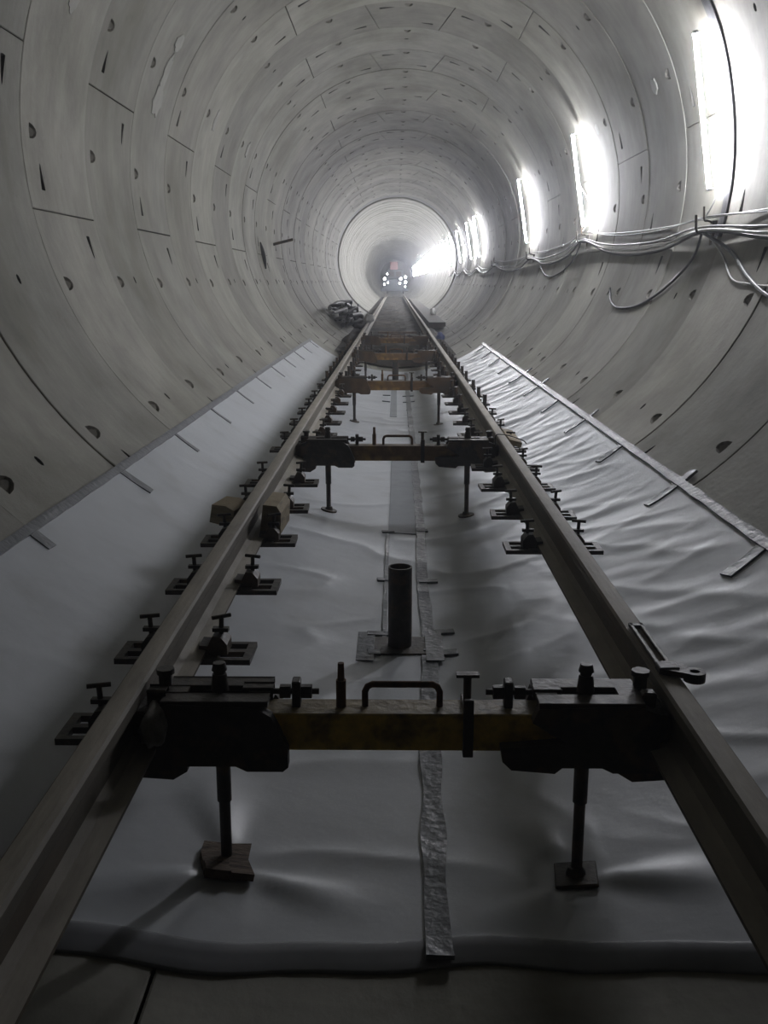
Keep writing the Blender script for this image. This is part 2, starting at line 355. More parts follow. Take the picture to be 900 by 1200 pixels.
# ------------------------------------------------------------------ plastic sheeting over the invert
SY1 = 19.6
A0, A1 = -130.6, -53.4
def near_edge(a):     # wavy near edge
    x = math.cos(a * D2R) * R
    return 2.325 - 0.19 * x * x + 0.022 * math.sin(5.2 * x + 0.9) + 0.008 * math.sin(13 * x)
def sheet_h(x, y):
    # height of the folds over the concrete
    h = 0.0
    h += 0.012 * (noise.noise(Vector((x * 1.3, y * 0.55, 3.1))) + 0.3)
    rr_ = 1 - abs(noise.noise(Vector((x * 1.1 + y * 0.55, y * 2.1 - x * 0.9, 9.7)))) * 2.2
    h += (0.009 if x < .5 else .004) * max(0, rr_) ** 3
    if x < -0.7: h *= max(.25, 1 - (-.7 - x) * 2)
    if x > 0.55:      # slack folds on the right flank run down the slope
        w = min(1, (x - 0.55) * 2.2)
        h += w * (0.0045 * noise.noise(Vector((x * 0.8 + 4, y * 4.6 + x * 2.6, 1.7))) + 0.004 * noise.noise(Vector((x * 1.2, y * 7.5 + x * 4, 5.2))))
        r2 = 1 - abs(noise.noise(Vector((x * 1.6, y * 2.6 + x * 2.0, 21.7)))) * 3
        h += w * 0.005 * max(0, r2) ** 2
    for fx, fy in ((-0.611, 2.58), (0.40, 2.59)):     # the pads pull the sheet into radial folds
        d = math.hypot(x - fx, y - fy); t = math.atan2(y - fy, x - fx)
        h += 0.020 * max(0, math.cos(3 * t + 0.8)) ** 3 * math.exp(-((d - 0.22) / 0.2) ** 2)
    return h
def sheet_lift(a, y):
    x = math.cos(a * D2R) * R; ye = near_edge(a)
    ed = min(1, min(a - A0, A1 - a) / 5.0); ed = max(ed, 0) * max(0.1, min(1, (y - ye) / .25)) * max(.1, min(1, (SY1 - y) / .4))
    fl = min([1] + [math.hypot(x - fx, y - fy) / 0.14 for fx, fy in ((-0.611, 2.58), (0.40, 2.59))]) ** 2
    return 0.022 + max(sheet_h(x, y), -0.006) * ed * (0.2 + .8 * min(1, fl))
sheet = MB(); NA = 150; NY = 520
vs = []
for j in range(NY + 1):
    for i in range(NA + 1):
        a = A0 + (A1 - A0) * i / NA; ye = near_edge(a); u = j / NY; u = u ** 1.35
        y = ye + (SY1 - ye) * u + (0.35 * (i / NA - .3) * u ** 8)
        h = sheet_lift(a, y)
        vs.append(on_wall(a, y, R - h))
fs = [(j * (NA + 1) + i, j * (NA + 1) + i + 1, (j + 1) * (NA + 1) + i + 1, (j + 1) * (NA + 1) + i) for j in range(NY) for i in range(NA)]
sheet.add(vs, fs, True)
sheet_o = sheet.build('plastic_sheet', M['sheet'], fix=False)
tag(sheet_o, 'white plastic sheeting taped over the tunnel floor beneath the track', 'sheet')
_i = Vector()
def strip(name, pts, w, m='tape', lift=0.030, wob=0.0, seed=0, th=0.004):
    """tape laid along points (angle, y); w = width across the run"""
    rnd = random.Random(seed); mb = MB(); P = [(math.radians(a) * R, y) for a, y in pts]; L = []
    n = 0
    res = []
    for q in range(len(P) - 1):
        d = math.hypot(P[q + 1][0] - P[q][0], P[q + 1][1] - P[q][1]); k = max(1, int(d / 0.06))
        for t in range(k): res.append((P[q][0] + (P[q + 1][0] - P[q][0]) * t / k, P[q][1] + (P[q + 1][1] - P[q][1]) * t / k))
    res.append(P[-1]); vt = []; vb = []
    for q, p in enumerate(res):
        a = res[max(q - 1, 0)]; b = res[min(q + 1, len(res) - 1)]; dx, dy = b[0] - a[0], b[1] - a[1]; l = math.hypot(dx, dy) or 1
        nx, ny = -dy / l, dx / l
        ww = w / 2 * (1 + wob * 1.5 * noise.noise(Vector((p[0] * 4, p[1] * 4, seed + 7)))); sh = wob * w * 0.3 * noise.noise(Vector((p[0] * 3, p[1] * 3, seed)))
        for f in (-1, -.33, .33, 1):
            s = p[0] + nx * (ww * f + sh); y = p[1] + ny * (ww * f + sh)
            lf = (lift - .022) + (0.004 * noise.noise(Vector((s * 9, y * 9, seed + 3))) + 0.003 * math.cos(f * 9)) * (1 if wob else .3)
            an = math.degrees(s / R); q0 = sheet_lift(an, y) if A0 < an < A1 else .020; vt.append(on_wall(an, y, R - q0 - lf - th)); vb.append(on_wall(an, y, R - q0 + 0.004))
    k = len(res)
    fs = [(q * 4 + c, q * 4 + c + 1, q * 4 + 5 + c, q * 4 + 4 + c) for q in range(k - 1) for c in range(3)]
    mb.add(vt, fs, True)
    o = len(vt); rim = [q * 4 for q in range(k)] + [(k - 1) * 4 + c for c in (1, 2, 3)] + [q * 4 + 3 for q in range(k - 2, -1, -1)] + [2, 1]
    z = len(rim); mb.add([vt[q] for q in rim] + [vb[q] for q in rim], [(q, (q + 1) % z, z + (q + 1) % z, z + q) for q in range(z)])
    return mb.build(name, M[m], sheet_o)
# long tapes along both edges
strip('edge_tape', [(-130.4, 1.2), (-130.3, 6), (-130.5, 12), (-130.2, 19.5)], 0.05, wob=.12, seed=1, lift=0.034)
strip('edge_tape', [(-53.6, 1.2), (-53.4, 6), (-53.5, 12), (-53.4, 19.9)], 0.055, wob=.14, seed=2, lift=0.034)
# short cross tapes at every ring joint
for k in range(-2, 9):
    y = Y0 + k * W
    l = 3.0 if k == -2 else 5.2
    strip('cross_tape', [(-130.6, y - .06), (-130.6 + l, y - .07 + .02 * (k % 2))], .085 if k < 0 else .06, wob=.12, seed=20 + k, lift=.026)
    y += 0.14
    strip('cross_tape', [(306.4 - 360 + (2.6 if k in (-1, 1, 3, 4) else 0), y), (301.4 - 360, y - .07)], .085 if k < 1 else .055, wob=.12, seed=40 + k, lift=.030)
# centre seam tape, its cross tapes, the felt strip
strip('seam_tape', [(-90.0, 2.27), (-90.0, 2.6), (-89.6, 3.6), (-89.0, 4.4)], .075, wob=.22, seed=60)
strip('seam_tape', [(-88.9, 4.45), (-89.1, 5.5), (-88.6, 7), (-88.4, 10), (-88.3, 14), (-88.0, 19.3)], .065, wob=.22, seed=61)
strip('seam_tape', [(-93.6, 4.6), (-93.6, 5.4), (-93.5, 6.7)], .022, wob=.2, seed=62)
strip('felt_strip', [(-91.4, 6.75), (-91.2, 8), (-91.1, 9.7)], .20, m='strip', seed=63, lift=.024)
strip('felt_strip', [(-92.9, 12.9), (-92.8, 16.2)], .09, m='strip', seed=64, lift=.024)
for a, b, y, w in ((-94.7, -92.6, 5.62, .05), (-89.5, -87.2, 5.60, .05), (-94.4, -92.6, 6.78, .045), (-89.3, -87.6, 6.82, .045), (-95.4, -92.0, 4.68, .05), (-89, -86.2, 4.72, .05),
                   (-95.2, -94.0, 4.42, .05), (-88.0, -86.2, 4.43, .06), (-93.6, -87.2, 9.7, .06), (-96.4, -94, 14.5, .05), (-96.4, -94, 15.3, .05), (-90, -86.4, 14.5, .05), (-90, -86.4, 15.3, .05), (-94.6, -89.5, 8.0, .0001)):
    if w > .001: strip('cross_tape', [(a, y), (b, y + .01)], w, wob=.1, seed=int(y * 10), lift=.033)
# folded hem at the near edge
hem = MB(); n = 140; vt = []
for q in range(n + 1):
    a = -117 + (-61 + 117) * q / n; ye = near_edge(a); wv = .5 + .5 * noise.noise(Vector((a * .11, 2, 0)))
    for f, h in ((0.012, .025), (0.0, .027), (-.03, .020), (-.05, .013 + .003 * wv), (-.062 - .03 * wv, .006 + .004 * wv), (-.067 - .03 * wv, .004 + .003 * wv), (-.066 - .03 * wv, -.002)):
        vt.append(on_wall(a, ye + f, R - h))
hem.add(vt, [(q * 7 + c, q * 7 + c + 1, q * 7 + 8 + c, q * 7 + 7 + c) for q in range(n) for c in range(6)], True)
hem.build('folded_hem', M['hem'], sheet_o)

# ------------------------------------------------------------------ rails
def rail_profile():
    h = RH; half = [(0.075, 0), (0.075, .011), (.030, .024), (.0095, .040), (.0085, .09), (.0105, .120), (.034, .132), (.0365, .140), (.0355, .166), (.028, .174), (.012, .176)]
    return [(x, z) for x, z in half] + [(-x, z) for x, z in reversed(half)]
def rail(x, label):
    mb = MB(); prof = rail_profile(); n = len(prof); ysr = [0.35] + [2 * i for i in range(1, 46)] + [92]
    vs = [(x + p[0] + .006 * noise.noise(Vector((y * .2, x, 0))), y, RTOP - RH + p[1] + .004 * noise.noise(Vector((y * .25, x, 5)))) for y in ysr for p in prof]
    mb.add(vs, [(j * n + i, j * n + (i + 1) % n, (j + 1) * n + (i + 1) % n, (j + 1) * n + i) for j in range(len(ysr) - 1) for i in range(n)])
    mb.add(vs[:n], [list(range(n))]); mb.add(vs[-n:], [list(range(n))])
    root = empty('steel_rail', (x, 0.35, RTOP - RH))
    o = mb.build('rail_body', M['rail'], root); o.location = (-x, -0.35, -(RTOP - RH))
    tag(root, label, 'rail', 'the two rails of the track'); return root
RL = rail(RAILX[0], 'dusty left-hand steel rail running down the tunnel beside wooden block')
RR = rail(RAILX[1], 'dark right-hand steel rail running down the tunnel nearer the lamps')
for root, x, y in ((RR, RAILX[1], 12.6), (RL, RAILX[0], 23.5)):
    mb = MB()
    for s in (-1, 1): mb.box(s * .012, s * .034, y - .3, y + .3, .035, .125, .004)
    for yy in (-.22, -.08, .08, .22): mb.rod((-.055, y + yy, .08), (.055, y + yy, .08), .014, 6)
    o = mb.build('fishplate', M['black'], root); o.location = (0, -0.35, 0)

# ------------------------------------------------------------------ gauge beams on screw jacks
def make_beam():
    root = empty('gauge_beam')            # origin: track centre, on the floor line, at the beam's mid depth
    zb0, zb1 = 0.482, 0.592; yb = 0.052
    b = MB(); b.box(-.66, .66, -yb, yb, zb0, zb1, .004); b.build('cross_beam', M['yellow'], root)
    for s in (-1, 1):
        # sleeve bracket: two side cheeks with a stepped outline, top plate with a slot round the jack screw
        if s < 0: ol = [(-.705, .500), (-.68, .452), (-.46, .452), (-.43, .437), (-.33, .437), (-.315, .45), (-.315, .50), (-.34, .56), (-.36, .60), (-.40, .625), (-.64, .635), (-.705, .61)]
        else: ol = [(.705, .500), (.70, .437), (.58, .437), (.55, .452), (.44, .452), (.42, .435), (.30, .445), (.275, .47), (.27, .51), (.45, .525), (.355, .585), (.37, .625), (.64, .635), (.705, .61)]
        br = MB()
        for y0, y1 in ((-yb - .040, -yb - .002), (yb + .002, yb + .040)): br.prism(ol, 'y', y0, y1)
        bo = br.build('end_bracket', M['black'], root)
        t = MB()
        for y0, y1 in ((-yb - .036, -.024), (.024, yb + .036)): t.box(s * .37, s * .66, y0, y1, .628, .642, .002)
        t.box(s * .37, s * .43, -.025, .025, .628, .642); t.box(s * .60, s * .66, -.025, .025, .628, .642)
        t.build('top_plate', M['black'], bo)
        # jaw below the rail foot and the clamp lug against the web
        j = MB(); j.prism([(s * .60, .425), (s * .60, .452), (s * .86, .470), (s * .86, .492), (s * .88, .492), (s * .88, .445), (s * .86, .415), (s * .64, .400)], 'y', -.07, .07)
        j.build('rail_jaw', M['black'], root)
        j = MB(); j.box(s * .665, s * .735, -.075, .075, .52, .60, .008); j.box(s * .66, s * .70, -.05, -.01, .60, .655, .006); j.rod((s * .672, .035, .6), (s * .672, .035, .675), .020, 6); j.rod((s * .672, .035, .675), (s * .672, .035, .69), .026, 8)
        j.build('web_clamp', M['black'], root)
        # screw jack
        lx = s * .512
        j = MB(); zf = floor_z(TX + lx) + .012; j.rod((lx, 0, zf + .012), (lx, 0, .700), .0165, 12); j.rod((lx, 0, .30), (lx, 0, .45), .021, 12); j.rod((lx, 0, .640), (lx, 0, .69), .026, 8, .020); j.rod((lx, 0, .70), (lx, 0, .722), .022, 10, .017)
        jo = j.build('jack_screw', M['black'], root)
        # adjusting screw on top of the beam, its lug and nuts
        a = MB(); z = .632; a.rod((s * .45, .012, z), (s * .235, .012, z), .0085, 10); a.build('adjusting_screw', M['black'], root)
        a = MB(); a.box(s * .298 - .012, s * .298 + .012, -.010, .034, .59, .668, .003); a.build('screw_lug', M['black'], root)
        for xx in (.270, .330): 
            a = MB(); a.rod((s * xx - .015, .012, z), (s * xx + .015, .012, z), .020, 6); a.build('nut', M['black'], root)
        a = MB(); a.box(s * .365, s * .445, -.008, .032, .617, .648, .003); a.build('screw_block', M['black'], root)
    # lifting handle
    h = MB(); p = [(-.105, .005, .59), (-.105, .005, .635), (-.098, .005, .650), (-.085, .005, .657), (.085, .005, .657), (.098, .005, .650), (.105, .005, .635), (.105, .005, .59)]
    h.tube(p, .0095, 10); h.build('lifting_handle', M['rust'], root)
    # pins
    q = MB(); q.rod((-.172, .0, .59), (-.172, .0, .672), .0145, 10); q.rod((-.172, 0, .672), (-.172, 0, .722), .0105, 10, .009); q.build('locking_pin', M['rust'], root)
    q = MB()
    q.box(.168, .196, -yb - .016, -yb - .001, .470, .640, .002); q.box(.168, .196, -yb - .016, yb + .016, .470, .481, .002); q.box(.168, .196, yb + .001, yb + .016, .470, .600); q.box(.168, .196, -yb - .016, yb + .016, .593, .604, .002)
    q.rod((.182, 0, .60), (.182, 0, .685), .0115, 8); q.box(.150, .214, -.014, .014, .684, .693); q.build('strap_clamp', M['black'], root)
    return root
BY = [2.59, 7.18, 12.0, 16.75, 21.4]
beam = make_beam()
# timber and steel pads below the jack screws are parts of each beam
def pad(root, lx, by, timber, rz):
    x = TX + lx; z = floor_z(x, R - .026); mb = MB(); tilt = math.asin(x / R)
    if timber:
        rnd = random.Random(5); w = [(-.075, -.075), (-.02, -.082), (.068, -.088), (.058, -.01), (.078, .080), (.015, .072), (-.066, .078), (-.08, .02)]
        mb.prism(w, 'z', 0, .022); mb.prism([(a * .5 - .035, b * .45 - .05) for a, b in w], 'z', .0, .030)
    else:
        mb.box(-.062, .062, -.062, .062, 0, .012, .003) if by < 5 else mb.prism([(.06 * math.cos(2 * PI * i / 14), .06 * math.sin(2 * PI * i / 14)) for i in range(14)], 'z', 0, .012)
        mb.rod((0, 0, .012), (0, 0, .035), .03, 10, .02)
    o = mb.build('timber_pad' if timber else 'foot_plate', M['woodpad' if timber else 'black'], root)
    o.location = (lx, 0, z); o.rotation_euler = (0, -tilt if False else math.atan2(-x, math.sqrt(R * R - x * x)), rz)
BLAB = ['rusty yellow gauge beam across the rails, nearest, on two screw jacks', 'gauge beam between rails second from the camera, just beyond the upright pipe',
        'gauge beam between rails third from the camera', 'rusty gauge beam between rails fourth from the camera near sheet end', 'farthest gauge beam between rails by the muddy bed']
roots = [beam] + [copy_tree(beam) for _ in BY[1:]]
cb2 = None; eb2 = {}
for r_ in roots[1:]:
    for ch in r_.children:
        if ch.name.startswith('end_bracket') and r_ is not roots[1]:
            if ch.data.name not in eb2: q_ = ch.data.copy(); q_.materials[0] = M['rustdark']; eb2[ch.data.name] = q_
            ch.data = eb2[ch.data.name]
        if ch.name.startswith('cross_beam'):
            if cb2 is None: cb2 = ch.data.copy(); cb2.materials[0] = M['rustbeam']
            ch.data = cb2
for i, y in enumerate(BY):
    o = roots[i]; o.location = (TX, y, 0); tag(o, BLAB[i], 'gauge beam', 'gauge beams across the track')
    pad(o, -.512, y, i == 0, .25 if i == 0 else 0); pad(o, .512, y, False, -.12 if i == 0 else 0)

# ------------------------------------------------------------------ hanging baseplates with T-handled clamps
def make_plate(variant):
    root = empty('rail_baseplate')        # origin: under the rail centre
    L2, D2 = 0.235, 0.088; z0, z1 = -.022, -.002
    p = MB()
    p.box(-.12, .12, -D2, D2, z0, z1)
    for s in (-1, 1):
        a, b = sorted((s * .12, s * L2)); e0, e1 = sorted((s * (L2 - .028), s * L2))
        p.box(e0, e1, -D2, D2, z0, z1)
        a2, b2 = sorted((s * .12, s * (L2 - .028)))
        for y0, y1 in ((-D2, -D2 + .022), (-.013, .013), (D2 - .022, D2)): p.box(a2, b2, y0, y1, z0, z1)
    p.build('slotted_plate', M['black'], root)
    for s in (-1, 1):
        c = MB(); c.prism([(s * .082, -.002), (s * .150, -.002), (s * .150, .035), (s * .128, .062), (s * .10, .066), (s * .082, .030), (s * .052, .032), (s * .052, .020), (s * .082, .014)], 'y', -.045, .045)
        c.build('clip_block', M['black'], root)
        t = MB(); x = s * .122
        if variant == 0:
            t.rod((x, 0, .03), (x + s * .004, 0, .122), .0085, 8); t.box(x - .028, x + .028, -.012, .012, .070, .084)
            to = t.build('clamp_screw', M['black'], root)
            h = MB(); ang = random.uniform(-.6, .6); cx = math.cos(ang) * .034; cy = math.sin(ang) * .034
            h.rod((x + s * .004 - cx, -cy, .124), (x + s * .004 + cx, cy, .124), .0075, 8); h.build('tee_handle', M['black'], to)
        else:
            t.rod((x, 0, .03), (x, 0, .165), .020, 10); t.rod((x, 0, .165), (x, 0, .172), .023, 10); t.rod((x, -.0, .06), (x, -.0, .08), .032, 6)
            t.build('clamp_bolt', M['black'], root)
    return root
pv = [make_plate(0), make_plate(0), make_plate(1)]; used = [False] * 3
def place_plate(x, y, i, side):
    v = 2 if (y > 9.2 and side == 'right') or y > 11.5 else i % 2
    o = pv[v] if not used[v] else copy_tree(pv[v]); used[v] = True
    o.location = (x, y, RTOP - RH - .001); o.rotation_euler = (0, 0, random.uniform(-.05, .05))
    tag(o, '%s steel baseplate clamped under the %s rail%s' % (ORD[i], side, ', counted from the camera'), 'baseplate', 'baseplates under the %s rail' % side)
ly = [2.66, 3.28, 4.06, 4.83, 5.56, 6.30] + [7.62 + .745 * i for i in range(6)] + [12.5 + .745 * i for i in range(6)] + [17.3 + .745 * i for i in range(4)]
ly = [y for y in ly if all(abs(y - b) > .17 for b in BY[1:])]
ly[0] = 2.67
for i, y in enumerate(ly): place_plate(RAILX[0], y, i, 'left')
ry = [4.71, 5.42, 6.18, 6.86] + [7.62 + .745 * i for i in range(6)] + [12.5 + .745 * i for i in range(6)] + [17.3 + .745 * i for i in range(4)]
ry = [y for y in ry if all(abs(y - b) > .17 for b in BY)]
for i, y in enumerate(ry): place_plate(RAILX[1], y, i, 'right')

# ------------------------------------------------------------------ things lying at the rails
def block(name, size, loc, rot, m, label, cat, cut=0.0):
    mb = MB(); x, y, z = [q / 2 for q in size]; mb.box(-x, x, -y, y, -z, z, cut)
    o = mb.build(name, M[m]); o.location = loc; o.rotation_euler = rot; tag(o, label, cat); return o
bl = MB(); bl.prism([(-.07, -.05), (.07, -.05), (.07, .045), (.02, .06), (-.06, .05)], 'y', -.075, .075)
o = bl.build('timber_block', M['wood']); o.location = (-.985, 5.02, .588); o.rotation_euler = (.1, .15, -.35); tag(o, 'pale timber block wedged outside the left rail', 'timber block')
bl = MB(); bl.prism([(-.045, -.06), (.06, -.06), (.055, .05), (.03, .085), (-.04, .085)], 'y', -.16, .16)
o = bl.build('timber_block', M['wood']); o.location = (-.748, 5.02, .572); o.rotation_euler = (0, .1, -.04); tag(o, 'weathered timber block wedged inside the left rail', 'timber block')
block('timber_board', (.10, .62, .04), (.775, 7.60, .585), (0, .25, 0), 'wood', 'weathered board lying outside the right rail near second gauge beam', 'board', .004)
w = MB(); w.tube(spline([(RAILX[1] - .045, 7.12, .60), (RAILX[1] - .04, 7.12, .672), (RAILX[1], 7.125, .678), (RAILX[1] + .06, 7.13, .668), (RAILX[1] + .16, 7.16, .63), (RAILX[1] + .19, 7.2, .60)], 5), .004, 6)
tag(w.build('tie_wire', M['cable_d']), 'thin dark wire tied over the right rail at second beam', 'wire')
# slotted clamp lever hooked over the right rail
lev = empty('rail_lever', (RAILX[1], 2.8, RTOP))
b = MB()
for x0, x1 in ((-.020, -.008), (.012, .024)): b.box(x0, x1, -.14, .24, .002, .014, .002)
b.box(-.020, .024, .215, .24, .002, .014); b.box(-.026, .032, -.17, -.12, .002, .024, .003); b.build('slotted_bar', M['black'], lev)
b = MB(); ring = []
for i in range(20):
    t = 2 * PI * i / 20; ring.append((.072 + .030 * math.cos(t), -.175 + .030 * math.sin(t)))
n = 20; hole = [(.072 + .014 * math.cos(2 * PI * i / 20), -.175 + .014 * math.sin(2 * PI * i / 20)) for i in range(20)]
v = [(x, y, z) for z in (-.012, .016) for x, y in ring] + [(x, y, z) for z in (-.012, .016) for x, y in hole]
b.add(v, [(i, (i + 1) % n, n + (i + 1) % n, n + i) for i in range(n)] + [(2 * n + i, 3 * n + i, 3 * n + (i + 1) % n, 2 * n + (i + 1) % n) for i in range(n)] + [(n + i, n + (i + 1) % n, 3 * n + (i + 1) % n, 3 * n + i) for i in range(n)] + [(i, 2 * n + i, 2 * n + (i + 1) % n, (i + 1) % n) for i in range(n)])
b.prism([(-.026, -.165), (.05, -.205), (.06, -.150), (.032, -.10), (-.02, -.11)], 'z', .003, .020)
b.build('eye_end', M['black'], lev)
tag(lev, 'dark slotted steel lever with eye end lying on right rail', 'lever')

# upright pipes on the centre line
def pipe(x, y, h, label, r=.057):
    root = empty('upright_pipe', (x, y, 0)); z = floor_z(x, R - .03)
    b = MB(); b.box(-.16, .16, -.115, .115, z, z + .010, .002); b.build('base_plate', M['black'], root)
    b = MB(); n = 24; rs = [(r, z + .01), (r, z + h), (r - .007, z + h), (r - .007, z + .012)]
    v = [(q * math.cos(2 * PI * i / n), q * math.sin(2 * PI * i / n), zz) for q, zz in rs for i in range(n)]
    for j in range(3): b.add(v[j * n:(j + 2) * n], [(i, (i + 1) % n, n + (i + 1) % n, n + i) for i in range(n)], j != 1)
    b.add(v[3 * n:], [list(range(n))]); b.build('pipe_body', M['black'], root)
    for s in (-1, 1):
        b = MB(); b.box(s * .165 - .042, s * .165 + .042, -.21, .17, z + .011, z + .014); b.build('tape_strip', M['tape'], root)
    tag(root, label, 'pipe', 'upright pipes on the floor centre line')
pipe(-.094, 4.53, .405, 'dark steel pipe standing upright behind the nearest gauge beam')
pipe(-.11, 17.8, .405, 'distant dark upright pipe behind the fourth gauge beam')

# ------------------------------------------------------------------ muddy bed beyond the sheeting
bed = MB(); ysb = [20.6 + .375 * i for i in range(196)]; xs = [-1.35 + 2.5 * i / 16 for i in range(17)]
vs = []
for j, y in enumerate(ysb):
    for x in xs:
        e = min(1, (j + .3) / 3); z = .36 * e + (0.035 if j % 2 else 0) * e + .05 * noise.noise(Vector((x * 2, y * 1.1, 4))) * e + .04 * noise.noise(Vector((x * 5, y * 2.3, 8))) * e 
        if x < -1.2 or x > 1.0: z = floor_z(x) + .01
        vs.append((x, y, max(z, floor_z(x) + .01)))
n = len(xs); bed.add(vs, [(j * n + i, j * n + i + 1, (j + 1) * n + i + 1, (j + 1) * n + i) for j in range(len(ysb) - 1) for i in range(n - 1)])
tag(bed.build('floor_track_bed', M['bed']), kind='structure')
for i_, (y_, m_, lab_) in enumerate(((22.9, 'wood', 'pale worn plank lying across the muddy bed, nearest of three'), (24.6, 'woodpad', 'dark plank lying across the muddy bed, middle of three'), (26.6, 'woodpad', 'dark plank lying across the muddy bed, farthest of three'))):
    q_ = MB(); q_.box(-.52, .50, -.11, .11, 0, .05, .006); q_ = q_.build('timber_plank', M[m_]); q_.location = (TX + .03 * i_, y_, .425); q_.rotation_euler.z = .06 - .05 * i_
    tag(q_, lab_, 'plank', 'planks across the muddy bed')
# dark kerb boxes beside the right rail, heaps at the left rail
kb = MB(); kb.prism([(.86, .30), (1.42, .44), (1.42, .56), (.92, .56)], 'y', 30.5, 74); tag(kb.build('side_trough', M['bed']), 'dark mud-caked trough beside the right rail in the distance', 'trough')
rnd = random.Random(3)
hb = empty('hose_heap', (-1.25, 29, .4))
for i in range(22):
    y0 = 27 + rnd.uniform(-1, 3.5); x0 = -1.22 - rnd.uniform(0, .5); z0 = floor_z(x0) + .12 + rnd.uniform(0, .3)
    pts = [Vector((x0 + rnd.uniform(-.3, .2), y0 + t * 1.1, z0 + rnd.uniform(-.10, .26))) for t in range(4)]
    pts = [Vector((p.x, p.y, max(p.z, floor_z(p.x) + .06))) - hb.location for p in pts]
    b = MB(); b.tube(spline(pts, 5), rnd.uniform(.03, .06), 7); b.build('hose', M['cable_d' if i % 6 else 'cable'], hb)
tag(hb, 'tangled heap of dark hoses left of the left rail in the distance', 'hoses')
def lump(name, loc, size, m, label, cat, seed):
    bm = bmesh.new(); bmesh.ops.create_icosphere(bm, subdivisions=3, radius=1)
    for v in bm.verts:
        q = 1 + .35 * noise.noise(v.co * 1.6 + Vector((seed, 0, 0))) + .15 * noise.noise(v.co * 4 + Vector((seed, 3, 0)))
        v.co = Vector((v.co.x * size[0] * q, v.co.y * size[1] * q, max(v.co.z, -.5) * size[2] * q))
    me = bpy.data.meshes.new(name); bm.to_mesh(me); bm.free(); me.materials.append(M[m])
    for p in me.polygons: p.use_smooth = True
    o = link(name, me); o.location = loc; tag(o, label, cat); return o
lump('cloth_bundle', (RAILX[0] + .03, 27.5, .76), (.13, .25, .16), 'whitebag', 'dirty white cloth bundle lying on the left rail', 'cloth', 2)
lump('grey_rag', (RAILX[0] + .075, 2.50, .575), (.035, .10, .06), 'rag', 'crumpled grey rag stuffed against left rail at nearest gauge beam', 'rag', 21)
lump('plastic_bundle', (1.02, 25.2, .40), (.10, .2, .12), 'blue', 'small dull blue bundle beside the right rail', 'bundle', 8)
lump('cloth_bundle', (1.30, 37.5, .66), (.10, .2, .16), 'whitebag', 'small white bag standing on the dark trough by right rail', 'bag', 5)
lump('debris_heap', (-1.22, 33.5, .42), (.26, 3.2, .24), 'bed', 'long low dark heap beyond the tangled hoses by left rail', 'debris', 14)
lump('debris_heap', (-1.2, 24.3, .36), (.17, 1.4, .16), 'bed', 'dark heap of debris outside the left rail past sheet end', 'debris', 11)

# ------------------------------------------------------------------ machine with work lamps at the far end
mc = empty('service_train', (TX, 93, .67))
b = MB(); b.box(-1.15, 1.05, 0, 6, .35, 1.35, .05); b.box(-.8, .75, .1, 5, 1.35, 2.15, .05); b.box(-1.3, 1.2, -.1, .25, .22, .5, .03); b.build('train_body', M['machine'], mc)
b = MB(); b.box(-.62, -.1, .02, .09, 1.55, 2.0); b.box(.1, .55, .02, .09, 1.55, 2.0); b.build('cab_window', M['black'], mc)
b = MB(); b.box(-.45, .25, .0, .6, 2.16, 2.85, .02); b.build('red_panel', M['redpaint'], mc)
for x in (-.75, .75):
    for y in (.8, 3.2, 5.2):
        b = MB(); b.rod((x - .05, y, .34), (x + .05, y, .34), .34, 18); b.build('wheel', M['black'], mc)
for x, z, r in ((-.95, 1.35, .13), (-.72, 1.78, .08), (-.98, .85, .09), (-.66, 1.0, .08), (.42, .95, .10), (.52, 1.35, .12), (.95, 1.5, .12), (.95, 1.05, .13), (.92, .65, .07)):
    b = MB(); b.rod((x, -.02, z), (x, -.14, z), r, 14, r * 1.05); lo = b.build('lamp_housing', M['black'], mc)
    b = MB(); b.rod((x, -.142, z), (x, -.150, z), r * .95, 14); b.build('lamp_glass', M['headlight'], lo)
tag(mc, 'distant grey service train with glaring work lamps and red panel', 'train')

# ------------------------------------------------------------------ cables and hooks on the right wall
HY = [9.1, 15.15, 20.7, 28.0]; HZ = [2.16, 2.31, 2.18, 2.15]
HLAB = ['dark cable hook on the right wall below the nearest lamp', 'dark cable hook on the right wall below the second lamp', 'dark cable hook on the right wall below the third lamp', 'farthest dark cable hook on the right wall']
def wx(z, off=0.0): return math.sqrt(max((R - off) ** 2 - (z - AX) ** 2, 0))
for y, z, lab in zip(HY, HZ, HLAB):
    root = empty('cable_hook', (wx(z), y, z))
    b = MB(); b.box(-.02, .02, -.035, .035, -.09, .12, .004); b.build('hook_plate', M['black'], root)
    b = MB(); b.tube(spline([(0, 0, .02), (-.09, 0, .015), (-.145, 0, .03), (-.155, 0, .10), (-.16, 0, .17)], 4), .012, 8); b.build('hook_arm', M['black'], root)
    b = MB(); b.tube(spline([(0, 0, .10), (-.05, 0, .12), (-.085, 0, .13), (-.095, 0, .24)], 4), .009, 8); b.build('upper_arm', M['black'], root)
    tag(root, lab, 'hook', 'cable hooks on the right wall')
def cable(pts, r, m, label, k=8):
    """pts: (y, z, distance from wall)"""
    P = []
    for y, z, off in pts: P.append((wx(z, off), y, z))
    b = MB(); b.tube(spline(P, k), r, 8)
    tag(b.build('cable', M[m]), label, 'cable', 'cables along the right wall')
